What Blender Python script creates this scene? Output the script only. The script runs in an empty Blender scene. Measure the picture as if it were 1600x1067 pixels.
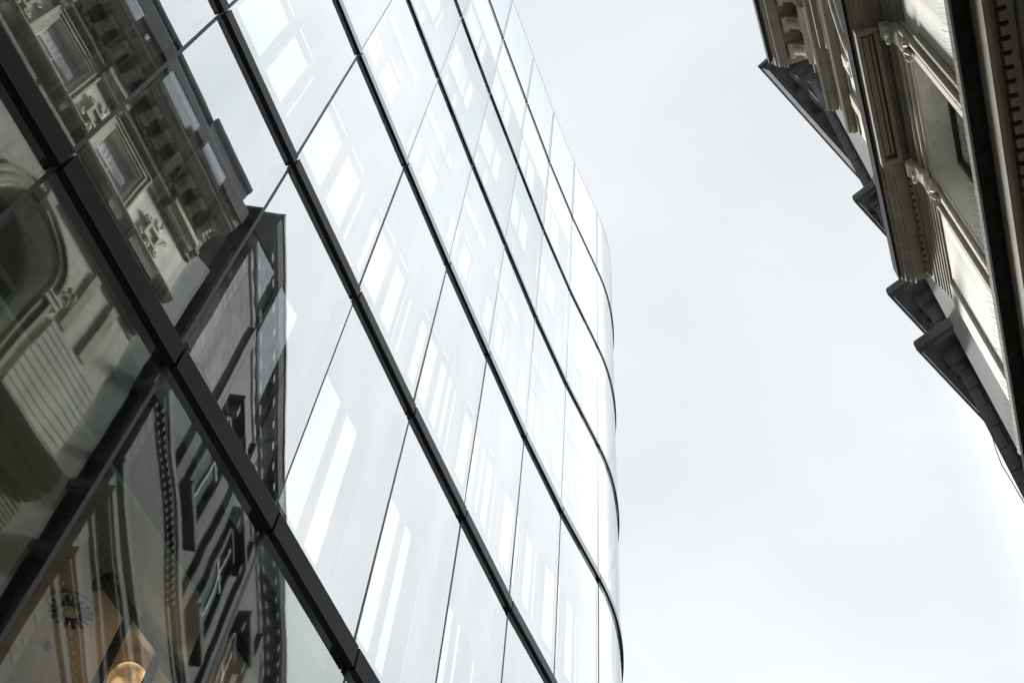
import bpy, bmesh, math, random
from mathutils import Vector, Matrix
random.seed(7)
S = bpy.context.scene
COL = S.collection
rad = math.radians

# ------------------------------------------------------------------ camera
# origin = the photographer's eye, +Y runs along the street, ground at -1.6 m
cd = bpy.data.cameras.new('camera')
cd.lens = 38.92; cd.sensor_width = 36.0; cd.sensor_fit = 'HORIZONTAL'
cd.clip_start = 0.05; cd.clip_end = 3000
cam = bpy.data.objects.new('camera', cd); COL.objects.link(cam)
r_, u_, b_ = (0.93806148, 0.34039401, 0.06459543), (0.25976833, -0.81435775, 0.51898157), (0.22926201, -0.47005677, -0.85234122)
cam.matrix_world = Matrix(((r_[0], u_[0], b_[0], 0), (r_[1], u_[1], b_[1], 0), (r_[2], u_[2], b_[2], 0), (0, 0, 0, 1)))
S.camera = cam

# ------------------------------------------------------------------ light
SUN_EL, SUN_AZ = 31.0, -21.0       # azimuth from +Y, negative = left
SUN_STRENGTH, SUN_ANGLE = 3.2, 12.0
EXPOSURE = 1.7
SKY_STRENGTH = 0.1
SKY_GREY = 3.12
S.view_settings.view_transform = 'Standard'
S.view_settings.look = 'None'
S.view_settings.exposure = EXPOSURE
S.view_settings.gamma = 1.0
S.view_settings.use_curve_mapping = False
try:
    S.cycles.use_denoising = True
    S.cycles.max_bounces = 14; S.cycles.glossy_bounces = 6; S.cycles.transparent_max_bounces = 24
    S.cycles.diffuse_bounces = 4
    S.cycles.sample_clamp_indirect = 6
    S.cycles.caustics_reflective = True; S.cycles.caustics_refractive = False
except Exception:
    pass

w = bpy.data.worlds.new('World'); S.world = w; w.use_nodes = True
nt = w.node_tree; nt.nodes.clear()
def N(t, **k):
    n = nt.nodes.new(t)
    for a, v in k.items(): setattr(n, a, v)
    return n
out = N('ShaderNodeOutputWorld'); bg = N('ShaderNodeBackground'); bg.inputs[1].default_value = SKY_STRENGTH
sky = N('ShaderNodeTexSky', sky_type='NISHITA'); sky.sun_disc = False
sky.sun_elevation = rad(SUN_EL); sky.sun_rotation = rad(SUN_AZ)
tc = N('ShaderNodeTexCoord')
no = N('ShaderNodeTexNoise'); no.inputs['Scale'].default_value = 2.6; no.inputs['Detail'].default_value = 5; no.inputs['Roughness'].default_value = 0.5
no.inputs['Distortion'].default_value = 0.35
nt.links.new(tc.outputs['Generated'], no.inputs['Vector'])
cr = N('ShaderNodeValToRGB')
cr.color_ramp.elements[0].position = 0.36; cr.color_ramp.elements[0].color = (0.80, 0.84, 0.873, 1)
cr.color_ramp.elements[1].position = 0.66; cr.color_ramp.elements[1].color = (0.95, 0.965, 0.98, 1)
nt.links.new(no.outputs['Fac'], cr.inputs[0])
# overcast brightness: extra gain behind the right-hand roofs, added to brighten the glass reflections
sx = N('ShaderNodeSeparateXYZ'); nt.links.new(tc.outputs['Generated'], sx.inputs[0])
mr = N('ShaderNodeMapRange', interpolation_type='SMOOTHSTEP')
mr.inputs[1].default_value = 0.10; mr.inputs[2].default_value = 0.265; mr.inputs[3].default_value = SKY_GREY; mr.inputs[4].default_value = SKY_GREY * 2.2
nt.links.new(sx.outputs['X'], mr.inputs[0])
vm = N('ShaderNodeVectorMath', operation='SCALE')
nt.links.new(cr.outputs[0], vm.inputs[0]); nt.links.new(mr.outputs[0], vm.inputs['Scale'])
mx = N('ShaderNodeMix', data_type='RGBA'); mx.inputs[0].default_value = 0.975
nt.links.new(sky.outputs[0], mx.inputs[6]); nt.links.new(vm.outputs[0], mx.inputs[7])
nt.links.new(mx.outputs[2], bg.inputs[0]); nt.links.new(bg.outputs[0], out.inputs[0])

sl = bpy.data.lights.new('sun', 'SUN'); sl.energy = SUN_STRENGTH; sl.angle = rad(SUN_ANGLE); sl.color = (1.0, 0.985, 0.95)
so = bpy.data.objects.new('sun', sl); COL.objects.link(so)
sd = Vector((math.sin(rad(SUN_AZ)) * math.cos(rad(SUN_EL)), math.cos(rad(SUN_AZ)) * math.cos(rad(SUN_EL)), math.sin(rad(SUN_EL))))
so.rotation_euler = (-sd).to_track_quat('-Z', 'Y').to_euler(); so.location = (0, 0, 60)

# ------------------------------------------------------------------ materials
def mat(name):
    m = bpy.data.materials.new(name); m.use_nodes = True
    m.node_tree.nodes.clear(); return m, m.node_tree
def link(t, a, b): t.links.new(a, b)
def nd(t, ty, **k):
    n = t.nodes.new(ty)
    for a, v in k.items():
        if a == 'ins':
            for q, x in v.items(): n.inputs[q].default_value = x
        else: setattr(n, a, v)
    return n
def pbr(name, col, rough=0.7, metal=0.0, var=0.0, scale=3.0, streak=0.0, bump=0.0, bscale=40.0, spec=0.5):
    m, t = mat(name)
    o = nd(t, 'ShaderNodeOutputMaterial'); p = nd(t, 'ShaderNodeBsdfPrincipled', ins={'Roughness': rough, 'Metallic': metal})
    p.inputs['Specular IOR Level'].default_value = spec
    link(t, p.outputs[0], o.inputs[0])
    c = (*col, 1)
    if var or streak:
        g = nd(t, 'ShaderNodeNewGeometry')
        n1 = nd(t, 'ShaderNodeTexNoise', ins={'Scale': scale, 'Detail': 6.0, 'Roughness': 0.6})
        link(t, g.outputs['Position'], n1.inputs['Vector'])
        r = nd(t, 'ShaderNodeMapRange', ins={1: 0.3, 2: 0.7, 3: 1 - var, 4: 1 + var * 0.6})
        link(t, n1.outputs['Fac'], r.inputs[0])
        s = nd(t, 'ShaderNodeVectorMath', operation='SCALE'); s.inputs[0].default_value = col
        link(t, r.outputs[0], s.inputs['Scale'])
        last = s.outputs[0]
        if streak:
            mp = nd(t, 'ShaderNodeMapping'); mp.inputs['Scale'].default_value = (7, 7, 0.35)
            link(t, g.outputs['Position'], mp.inputs[0])
            n2 = nd(t, 'ShaderNodeTexNoise', ins={'Scale': 1.0, 'Detail': 5.0, 'Roughness': 0.65})
            link(t, mp.outputs[0], n2.inputs['Vector'])
            r2 = nd(t, 'ShaderNodeMapRange', ins={1: 0.42, 2: 0.72, 3: 1.0, 4: 1 - streak})
            link(t, n2.outputs['Fac'], r2.inputs[0])
            s2 = nd(t, 'ShaderNodeVectorMath', operation='SCALE'); link(t, last, s2.inputs[0]); link(t, r2.outputs[0], s2.inputs['Scale'])
            last = s2.outputs[0]
        link(t, last, p.inputs['Base Color'])
    else:
        p.inputs['Base Color'].default_value = c
    if bump:
        g2 = nd(t, 'ShaderNodeNewGeometry')
        n3 = nd(t, 'ShaderNodeTexNoise', ins={'Scale': bscale, 'Detail': 4.0})
        link(t, g2.outputs['Position'], n3.inputs['Vector'])
        b = nd(t, 'ShaderNodeBump', ins={'Strength': bump, 'Distance': 0.01}); link(t, n3.outputs['Fac'], b.inputs['Height'])
        link(t, b.outputs[0], p.inputs['Normal'])
    return m

def glass_mat(name, r0, r1, power, tint, gcol, wav=0.0, rough=0.0):
    """coated facade glass: mirror share rising towards grazing, the rest passes through tinted"""
    m, t = mat(name)
    o = nd(t, 'ShaderNodeOutputMaterial')
    tr = nd(t, 'ShaderNodeBsdfTransparent'); tr.inputs[0].default_value = (*tint, 1)
    gl = nd(t, 'ShaderNodeBsdfGlossy', ins={'Roughness': rough}); gl.inputs[0].default_value = (*gcol, 1)
    g = nd(t, 'ShaderNodeNewGeometry')
    dp = nd(t, 'ShaderNodeVectorMath', operation='DOT_PRODUCT')
    link(t, g.outputs['Normal'], dp.inputs[0]); link(t, g.outputs['Incoming'], dp.inputs[1])
    ab = nd(t, 'ShaderNodeMath', operation='ABSOLUTE'); link(t, dp.outputs['Value'], ab.inputs[0])
    s1 = nd(t, 'ShaderNodeMath', operation='SUBTRACT'); s1.inputs[0].default_value = 1; link(t, ab.outputs[0], s1.inputs[1])
    pw = nd(t, 'ShaderNodeMath', operation='POWER'); link(t, s1.outputs[0], pw.inputs[0]); pw.inputs[1].default_value = power
    r = nd(t, 'ShaderNodeMapRange', ins={1: 0.0, 2: 1.0, 3: r0, 4: r1}); link(t, pw.outputs[0], r.inputs[0])
    fr = nd(t, 'ShaderNodeMath', operation='SUBTRACT'); fr.inputs[0].default_value = 1; link(t, g.outputs['Backfacing'], fr.inputs[1])
    ml = nd(t, 'ShaderNodeMath', operation='MULTIPLY'); link(t, r.outputs[0], ml.inputs[0]); link(t, fr.outputs[0], ml.inputs[1])
    oi = nd(t, 'ShaderNodeObjectInfo'); r4 = nd(t, 'ShaderNodeMapRange', ins={1: 0.0, 2: 1.0, 3: 0.955, 4: 1.0}); link(t, oi.outputs['Random'], r4.inputs[0])
    n5 = nd(t, 'ShaderNodeTexNoise', ins={'Scale': 1.0, 'Detail': 4.0, 'Roughness': 0.6}); mp5 = nd(t, 'ShaderNodeMapping'); mp5.inputs['Scale'].default_value = (2.5, 2.5, 0.5); link(t, g.outputs['Position'], mp5.inputs[0]); link(t, mp5.outputs[0], n5.inputs['Vector'])
    r5 = nd(t, 'ShaderNodeMapRange', ins={1: 0.35, 2: 0.7, 3: 1.0, 4: 0.93}); link(t, n5.outputs['Fac'], r5.inputs[0])
    m6 = nd(t, 'ShaderNodeMath', operation='MULTIPLY'); link(t, r4.outputs[0], m6.inputs[0]); link(t, r5.outputs[0], m6.inputs[1])
    s6 = nd(t, 'ShaderNodeVectorMath', operation='SCALE'); s6.inputs[0].default_value = gcol; link(t, m6.outputs[0], s6.inputs['Scale']); link(t, s6.outputs[0], gl.inputs[0])
    mxs = nd(t, 'ShaderNodeMixShader'); link(t, ml.outputs[0], mxs.inputs[0]); link(t, tr.outputs[0], mxs.inputs[1]); link(t, gl.outputs[0], mxs.inputs[2])
    if wav:
        n = nd(t, 'ShaderNodeTexNoise', ins={'Scale': 0.9, 'Detail': 1.5, 'Roughness': 0.45}); link(t, g.outputs['Position'], n.inputs['Vector'])
        b = nd(t, 'ShaderNodeBump', ins={'Strength': 1.0, 'Distance': wav}); link(t, n.outputs['Fac'], b.inputs['Height'])
        link(t, b.outputs[0], gl.inputs['Normal'])
    link(t, mxs.outputs[0], o.inputs[0]); return m

def emit(name, col, st):
    m, t = mat(name); o = nd(t, 'ShaderNodeOutputMaterial'); e = nd(t, 'ShaderNodeEmission'); e.inputs[0].default_value = (*col, 1); e.inputs[1].default_value = st
    link(t, e.outputs[0], o.inputs[0]); return m

def block_mat(name, c1, c2, mortar, bw, bh, rot_z):
    m, t = mat(name); o = nd(t, 'ShaderNodeOutputMaterial'); p = nd(t, 'ShaderNodeBsdfPrincipled', ins={'Roughness': 0.85})
    g = nd(t, 'ShaderNodeNewGeometry')
    mp = nd(t, 'ShaderNodeMapping'); mp.inputs['Rotation'].default_value = (0, 0, rot_z); link(t, g.outputs['Position'], mp.inputs[0])
    sp = nd(t, 'ShaderNodeSeparateXYZ'); link(t, mp.outputs[0], sp.inputs[0])
    ad = nd(t, 'ShaderNodeMath', operation='ADD'); link(t, sp.outputs['X'], ad.inputs[0]); link(t, sp.outputs['Y'], ad.inputs[1])
    cb = nd(t, 'ShaderNodeCombineXYZ'); link(t, ad.outputs[0], cb.inputs[0]); link(t, sp.outputs['Z'], cb.inputs[1])
    br = nd(t, 'ShaderNodeTexBrick', ins={'Scale': 1.0, 'Mortar Size': 0.012, 'Brick Width': bw, 'Row Height': bh, 'Bias': 0.0})
    br.inputs['Color1'].default_value = (*c1, 1); br.inputs['Color2'].default_value = (*c2, 1); br.inputs['Mortar'].default_value = (*mortar, 1)
    link(t, cb.outputs[0], br.inputs['Vector'])
    n1 = nd(t, 'ShaderNodeTexNoise', ins={'Scale': 4.0, 'Detail': 6.0, 'Roughness': 0.65}); link(t, g.outputs['Position'], n1.inputs['Vector'])
    r = nd(t, 'ShaderNodeMapRange', ins={1: 0.3, 2: 0.7, 3: 0.65, 4: 1.2}); link(t, n1.outputs['Fac'], r.inputs[0])
    s = nd(t, 'ShaderNodeVectorMath', operation='SCALE'); link(t, br.outputs['Color'], s.inputs[0]); link(t, r.outputs[0], s.inputs['Scale'])
    link(t, s.outputs[0], p.inputs['Base Color'])
    b = nd(t, 'ShaderNodeBump', ins={'Strength': 0.5, 'Distance': 0.01}); link(t, br.outputs['Fac'], b.inputs['Height']); b.invert = True
    link(t, b.outputs[0], p.inputs['Normal'])
    link(t, p.outputs[0], o.inputs[0]); return m

M = {}
M['plaster'] = pbr('white plaster', (0.72, 0.715, 0.66), 0.85, var=0.09, scale=1.6, streak=0.30, bump=0.15, bscale=60)
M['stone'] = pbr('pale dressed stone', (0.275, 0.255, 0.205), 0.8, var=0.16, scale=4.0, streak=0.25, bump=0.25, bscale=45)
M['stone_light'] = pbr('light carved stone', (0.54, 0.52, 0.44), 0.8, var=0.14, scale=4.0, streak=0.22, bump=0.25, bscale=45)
M['grey_plaster'] = pbr('light grey render', (0.50, 0.52, 0.52), 0.9, var=0.08, scale=2.0, streak=0.12)
M['grey_stone'] = pbr('weathered grey stone', (0.12, 0.122, 0.127), 0.85, var=0.30, scale=3.0, streak=0.35, bump=0.4, bscale=25)
M['grey_dark'] = pbr('darker grey stone', (0.07, 0.071, 0.074), 0.9, var=0.3, scale=3.0, streak=0.3)  # darker stone tone for window surrounds, sills, hoods and pilasters
M['grey_block'] = block_mat('grey stone blocks', (0.075, 0.076, 0.08), (0.058, 0.059, 0.063), (0.022, 0.022, 0.023), 0.75, 0.36, rad(0))
M['zinc'] = pbr('zinc gutter', (0.055, 0.057, 0.062), 0.6, metal=0.2, var=0.15, scale=6)
M['lead'] = pbr('dark lead flashing', (0.026, 0.026, 0.026), 0.95, var=0.35, scale=12, spec=0.05)
M['gutter'] = pbr('grey painted gutter', (0.13, 0.135, 0.14), 0.6, var=0.2, scale=6, spec=0.3)
M['black'] = pbr('black anodised metal', (0.008, 0.008, 0.009), 0.4, var=0.1, scale=8, spec=0.22)
M['grille'] = pbr('ribbed dark grey metal', (0.022, 0.022, 0.024), 0.16, metal=0.0, spec=0.7, var=0.08, scale=8)
M['ribs'] = pbr('black ribbed metal', (0.007, 0.007, 0.008), 0.5, var=0.08, scale=8, spec=0.25)
M['gasket'] = pbr('black gasket', (0.012, 0.012, 0.013), 0.5)
M['inner'] = pbr('dark grey inner facade', (0.075, 0.08, 0.085), 0.5, var=0.1, scale=1.0)
M['brightener'] = pbr('white blind', (0.78, 0.79, 0.79), 0.8)  # white surface added behind the rounded corner to brighten its glass
M['frame'] = pbr('grey window frame', (0.16, 0.165, 0.175), 0.45)
M['darkframe'] = pbr('dark painted frame', (0.02, 0.02, 0.02), 0.5)
M['whiteframe'] = pbr('white painted sash', (0.6, 0.6, 0.58), 0.5, var=0.05)
M['ceiling'] = pbr('tan ceiling', (0.29, 0.255, 0.21), 0.8, var=0.12, scale=0.8)
M['brown'] = pbr('brown back wall', (0.20, 0.13, 0.07), 0.6, var=0.2, scale=1.2)
M['floor'] = pbr('interior floor', (0.25, 0.22, 0.18), 0.5)
M['steel'] = pbr('dark steel', (0.03, 0.032, 0.036), 0.4, metal=0.3)
M['greenglass'] = pbr('greenish glass edge', (0.22, 0.36, 0.30), 0.15)
M['asphalt'] = pbr('asphalt', (0.05, 0.05, 0.05), 0.9, var=0.2, scale=5, bump=0.4, bscale=120)
M['paving'] = pbr('paving', (0.20, 0.19, 0.18), 0.85, var=0.15, scale=2)
M['roof'] = pbr('dark slate roof', (0.06, 0.06, 0.065), 0.7, var=0.2, scale=6)
M['wire'] = pbr('black wire', (0.01, 0.01, 0.012), 1.0, spec=0.0)
M['sky_joint'] = pbr('sky-tinted joint seal', (0.30, 0.31, 0.32), 0.35)  # upper joints: reflected sky put into the seal colour
M['coping'] = pbr('pale coping', (0.62, 0.64, 0.66), 0.3)
M['outer_glass'] = glass_mat('coated facade glass', 0.41, 1.0, 6.0, (0.95, 0.965, 0.965), (0.95, 0.965, 0.965), wav=0.0014)
M['parapet_glass'] = glass_mat('clear parapet glass', 0.06, 1.0, 5.0, (0.97, 0.985, 0.98), (0.93, 0.96, 0.98), wav=0.0006)
M['shop_glass'] = glass_mat('shop front glass', 0.17, 1.0, 3.2, (0.86, 0.90, 0.86), (0.91, 0.97, 0.92), wav=0.003, rough=0.022)
M['inner_glass'] = glass_mat('inner mirror glass', 0.28, 1.0, 3.0, (0.15, 0.18, 0.17), (0.95, 0.97, 0.98), wav=0.0004, rough=0.03)
M['pane'] = glass_mat('old window pane', 0.28, 1.0, 3.5, (0.98, 0.98, 0.98), (0.95, 0.97, 1.0), wav=0.0008)
M['sky_sheet'] = pbr('pale reflected-sky sheet', (0.86, 0.86, 0.90), 0.9, var=0.10, scale=9)  # pale sheet behind the panes, its colour standing in for reflected sky
def lamp_mat():
    m, t = mat('mottled warm lamp glass'); o = nd(t, 'ShaderNodeOutputMaterial'); e = nd(t, 'ShaderNodeEmission'); e.inputs[0].default_value = (1.0, 0.58, 0.30, 1)
    g = nd(t, 'ShaderNodeNewGeometry'); n = nd(t, 'ShaderNodeTexNoise', ins={'Scale': 6.0, 'Detail': 3.0}); link(t, g.outputs['Position'], n.inputs['Vector'])
    r = nd(t, 'ShaderNodeMapRange', ins={1: 0.38, 2: 0.66, 3: 0.10, 4: 0.55}); link(t, n.outputs['Fac'], r.inputs[0]); link(t, r.outputs[0], e.inputs[1]); link(t, e.outputs[0], o.inputs[0]); return m
M['lamp'] = lamp_mat()
M['lampwhite'] = emit('cool white lamp', (1.0, 0.98, 0.95), 2.2)

# ------------------------------------------------------------------ helpers
def tag(o, label, cat, group=None, kind=None):
    if label: o['label'] = label
    if cat: o['category'] = cat
    if group: o['group'] = group
    if kind: o['kind'] = kind
    return o
def thing(name, label, cat, loc, group=None):
    o = bpy.data.objects.new(name, None); COL.objects.link(o); o.location = loc; o.empty_display_size = 0.3
    return tag(o, label, cat, group)
_loc = {}
def world_loc(o):
    v = Vector(o.location); p = o.parent
    while p: v += Vector(p.location); p = p.parent
    return v
def obj(name, bm, m, parent=None, smooth=False, origin=None, label=None):
    """links a bmesh given in world coordinates as ONE mesh object"""
    bmesh.ops.recalc_face_normals(bm, faces=bm.faces)
    me = bpy.data.meshes.new(name)
    L = world_loc(parent) if parent else Vector((0, 0, 0))
    if origin is None:
        n = len(bm.verts)
        origin = sum((v.co for v in bm.verts), Vector()) / n
    origin = Vector(origin)
    bmesh.ops.translate(bm, vec=-origin, verts=bm.verts)
    bm.to_mesh(me); bm.free()
    if smooth:
        for p in me.polygons: p.use_smooth = True
    for k in (m if isinstance(m, (list, tuple)) else [m]): me.materials.append(k)
    o = bpy.data.objects.new(name, me); COL.objects.link(o)
    o.parent = parent; o.location = origin - L
    if label: o['label'] = label
    return o
B = bmesh.new
def quad(bm, pts):
    return bm.faces.new([bm.verts.new(p) for p in pts])
def prism(bm, a, b, mi=0):
    """two matching rings of points -> closed solid"""
    va = [bm.verts.new(p) for p in a]; vb = [bm.verts.new(p) for p in b]; n = len(a); fs = []
    for i in range(n): fs.append(bm.faces.new((va[i], va[(i + 1) % n], vb[(i + 1) % n], vb[i])))
    fs.append(bm.faces.new(va)); fs.append(bm.faces.new(vb[::-1]))
    for f in fs: f.material_index = mi
    return fs
def box(bm, x0, x1, y0, y1, z0, z1, mi=0):
    return prism(bm, [(x0, y0, z0), (x1, y0, z0), (x1, y1, z0), (x0, y1, z0)], [(x0, y0, z1), (x1, y0, z1), (x1, y1, z1), (x0, y1, z1)], mi)
def ext_y(bm, prof, y0, y1, mi=0):
    return prism(bm, [(x, y0, z) for x, z in prof], [(x, y1, z) for x, z in prof], mi)
def tube(bm, pts, r, seg=6):
    rings = []
    for i, p in enumerate(pts):
        p = Vector(p); d = (Vector(pts[min(i + 1, len(pts) - 1)]) - Vector(pts[max(i - 1, 0)])).normalized()
        a = d.orthogonal().normalized() if not rings else None
        if a is None:
            a = (prev - d * prev.dot(d)).normalized()
        prev = a; b2 = d.cross(a); rr = r[i] if isinstance(r, (list, tuple)) else r
        rings.append([bm.verts.new(p + (a * math.cos(t) + b2 * math.sin(t)) * rr) for t in [2 * math.pi * k / seg for k in range(seg)]])
    for i in range(len(rings) - 1):
        for k in range(seg): bm.faces.new((rings[i][k], rings[i][(k + 1) % seg], rings[i + 1][(k + 1) % seg], rings[i + 1][k]))
    bm.faces.new(rings[0][::-1]); bm.faces.new(rings[-1])
def ball(bm, c, r, sx=1, sy=1, sz=1, seg=10):
    m4 = Matrix.Translation(c) @ Matrix.Diagonal((sx, sy, sz, 1))
    bmesh.ops.create_uvsphere(bm, u_segments=seg, v_segments=max(5, seg // 2 + 1), radius=r, matrix=m4)

# ================================================================== ground
def ground(name, x0, x1, y0, y1, z, m, sub=1):
    bm = B(); quad(bm, [(x0, y0, z), (x1, y0, z), (x1, y1, z), (x0, y1, z)])
    o = obj(name, bm, m); o['kind'] = 'structure'; return o
ground('road', -600, 600, -600, 900, -1.70, M['asphalt'])
def pavement(name, x0, x1):
    bm = B(); box(bm, x0, x1, -60, 70, -1.72, -1.58); o = obj(name, bm, M['paving']); o['kind'] = 'structure'
pavement('left_pavement', -4.9, -2.6); pavement('right_pavement', 0.4, 2.2)

# ================================================================== glass office building
PX = [-3.9599, -3.993, -4.008, -4.017, -4.0065, -3.9864, -3.9195, -3.788]
PY = [1.4118, 2.9457, 4.5004, 6.0431, 7.5906, 9.1254, 10.6579, 12.1991]
H = [-1.6, 2.81, 6.42, 10.0232, 13.604, 17.2202, 20.8166, 24.4209, 27.9056]   # levels of the ledges

nodes = [(PX[0] + 0.004 * k, PY[0] - 1.545 * k) for k in range(5, 0, -1)] + list(zip(PX, PY))
NF = len(nodes)                                                                  # flat part ends here, then the rounded corner
Rc, a0 = 5.2, 5.0
cx = nodes[-1][0] - Rc * math.cos(rad(a0)); cy = nodes[-1][1] + Rc * math.sin(rad(a0))
def arcp(deg, off=0.0):      # heading measured from +Y, turning left
    return (cx + (Rc + off) * math.cos(rad(deg)), cy - (Rc + off) * math.sin(rad(deg)))
# each bay = list of plan points (2 for flat glass, several for the bent corner glass) of the outer ledge line
bays = [[nodes[i], nodes[i + 1]] for i in range(NF - 1)]       # the long unseen run behind the viewer is added last
for a in range(4):
    s = a0 - 22 * a
    bays.append([arcp(s - 22 * j / 20) for j in range(21)])
# straight return behind the corner
e = arcp(a0 - 88); bays.append([e, (e[0] - 12.0, e[1] + 0.6)])
bays.append([(nodes[0][0], -26.0), nodes[0]])
def offs(pts, d):            # plan polyline shifted d metres out of the building (to the right of travel)
    res = []
    for i in range(len(pts)):
        p0 = pts[max(i - 1, 0)]; p1 = pts[min(i + 1, len(pts) - 1)]
        t = Vector((p1[0] - p0[0], p1[1] - p0[1])).normalized(); n = Vector((t.y, -t.x))
        res.append((pts[i][0] + n.x * d, pts[i][1] + n.y * d))
    return res
def clipb(pts, g0, g1):      # shorten a plan polyline by g0/g1 metres at its ends
    a, b = Vector(pts[0]), Vector(pts[1]); c, d = Vector(pts[-1]), Vector(pts[-2])
    q = list(pts); q[0] = tuple(a + (b - a).normalized() * g0); q[-1] = tuple(c + (d - c).normalized() * g1); return q
def slab(bm, pts, o0, o1, z0, z1, mi=0):
    a, b = offs(pts, o0), offs(pts, o1)
    for i in range(len(pts) - 1):
        prism(bm, [(*a[i], z0), (*a[i + 1], z0), (*b[i + 1], z0), (*b[i], z0)], [(*a[i], z1), (*a[i + 1], z1), (*b[i + 1], z1), (*b[i], z1)], mi)
GL = -0.062                  # glass face behind the outer line of the ledges
office = thing('glass_office_building', 'tall curved glass office building mirroring the old street, black ledges between its storeys', 'building', (-6.0, 4.0, -1.6))
LEDGE = {1: (0.066, 0.115), 2: (0.066, 0.115), 3: (0.052, 0.088), 4: (0.042, 0.08), 5: (0.034, 0.055), 6: (0.028, 0.045), 7: (0.026, 0.03)}
for bi, pts in enumerate(bays):
    curved = len(pts) > 2
    for r in range(len(H) - 1):
        z0, z1 = H[r] + 0.01, H[r + 1] - 0.01
        p = clipb(pts, 0.006, 0.006)
        bm = B()
        a, b = offs(p, GL), offs(p, GL - 0.016)
        # small individual tilt of each pane, as hung glass has
        dz = random.uniform(-0.0012, 0.0012); dy = random.uniform(-0.0012, 0.0012)
        ringf = []; n = len(p)
        if r == 2 and bi in (5, 6): dy = 0.0035 if bi == 5 else 0.0067; dz = 0.0
        fr0 = [bm.verts.new((a[i][0] - dz * 1.8 + dy * (i / (n - 1) - .5), a[i][1], z0)) for i in range(n)]
        fr1 = [bm.verts.new((a[i][0] + dz * 1.8 + dy * (i / (n - 1) - .5), a[i][1], z1)) for i in range(n)]
        for i in range(n - 1): bm.faces.new((fr0[i], fr0[i + 1], fr1[i + 1], fr1[i]))
        bk0 = [bm.verts.new((b[i][0], b[i][1], z0)) for i in range(n)]; bk1 = [bm.verts.new((b[i][0], b[i][1], z1)) for i in range(n)]
        for i in range(n - 1): bm.faces.new((bk0[i + 1], bk0[i], bk1[i], bk1[i + 1]))
        for i in range(n - 1):
            bm.faces.new((fr0[i + 1], fr0[i], bk0[i], bk0[i + 1])); bm.faces.new((fr1[i], fr1[i + 1], bk1[i + 1], bk1[i]))
        bm.faces.new((fr0[0], fr1[0], bk1[0], bk0[0])); bm.faces.new((fr1[-1], fr0[-1], bk0[-1], bk1[-1]))
        obj('glass_panel', bm, M['shop_glass'] if r < 2 else (M['parapet_glass'] if r == len(H) - 2 else M['outer_glass']), office, smooth=False)
        # gasket joint at the start of the bay
        if not (curved and bi > NF - 1) or True:
            jw = 0.016 if r < 4 else 0.008
            bm = B()
            q = pts[:2]; t = (Vector(q[1]) - Vector(q[0])).normalized()
            jq = [tuple(Vector(q[0]) - t * jw), tuple(Vector(q[0]) + t * jw)]
            slab(bm, jq, GL - 0.05, GL + 0.002, z0, z1)
            obj('gasket_joint', bm, M['gasket'] if r < 4 else M['sky_joint'], office)  # upper rows take the seal with sky reflection in its colour
            if r in (0, 1, 2) and not curved:
                bm = B()
                wd = 0.032 if r < 2 else 0.024
                jq = [tuple(Vector(q[0]) - t * wd), tuple(Vector(q[0]) + t * wd)]
                slab(bm, jq, GL - 0.20, GL - 0.055, z0, z1)
                obj('mullion', bm, M['steel'], office)
    # ledges: one per bay and level, with the open joint between neighbours
    for r in range(1, len(H) - 1):
        z = H[r]; p = clipb(pts, 0.013, 0.013); bm = B()
        fd, fh = LEDGE[r]
        slab(bm, p, GL + 0.003, GL + fd - 0.008, z - fh, z + fh, 0)
        if r <= 2:
            ribs = 10
            for k in range(ribs):
                zz = z - fh + (k + 0.5) * 2 * fh / ribs
                slab(bm, p, GL + fd - 0.008, GL + fd, zz - 0.0068, zz + 0.0068, 1)
        else: slab(bm, p, GL + fd - 0.008, GL + fd, z - fh + 0.012, z + fh - 0.002, 1)
        obj('ledge', bm, [M['black'], M['ribs'] if r <= 3 else M['grille']], office)
    # parapet coping
    bm = B(); slab(bm, clipb(pts, 0.004, 0.004), GL - 0.0165, GL + 0.0005, H[-1] - 0.0095, H[-1] - 0.003); obj('coping', bm, M['coping'], office)
# inner facade (storeys 1-5) 0.4 m behind the glass, slabs between storeys
allp = [bays[0][0]]
for b in bays[:-1]: allp += b[1:]
allp = [bays[-1][0]] + allp
flatp = [bays[-1][0]] + nodes; cornp = [nodes[-1]]
for b in bays[NF - 1:-1]: cornp += b[1:]
for r in range(2, 7):     # the cavity between the two skins is open from storey to storey
    z0 = H[2] + 0.10 if r == 2 else H[r]
    bm = B(); slab(bm, flatp, -0.50, -0.405, z0 + 0.002, H[r + 1] - 0.002); obj('inner_wall', bm, M['inner'], office)
    bm = B(); slab(bm, cornp, -0.50, -0.405, z0 + 0.002, H[r + 1] - 0.002); obj('corner_brightener', bm, M['brightener'], office)  # inner wall made white here to brighten the bent glass
for r in range(2, 8):
    bm = B(); slab(bm, allp, -5.5, -0.506, H[r] - 0.05, H[r] + 0.10); obj('floor_slab', bm, M['inner'], office)
bm = B(); slab(bm, allp, -5.4, -5.2, -1.6, H[7]); obj('core_wall', bm, M['inner'], office)
def inner_window(pts, s0, s1, z0, z1):
    a, b = Vector(pts[0]), Vector(pts[1]); t = (b - a).normalized()
    q = [tuple(a + t * s0), tuple(a + t * s1)]
    bm = B(); d0, d1 = -0.50, -0.462
    slab(bm, clipb(q, -0.03, -0.03), -0.404, -0.385, z0 - 0.03, z1 + 0.03)
    fr = obj('inner_window', bm, M['frame'], office)
    bm = B(); slab(bm, q, -0.384, -0.372, z0, z1); obj('pane', bm, M['inner_glass'], fr)
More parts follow.
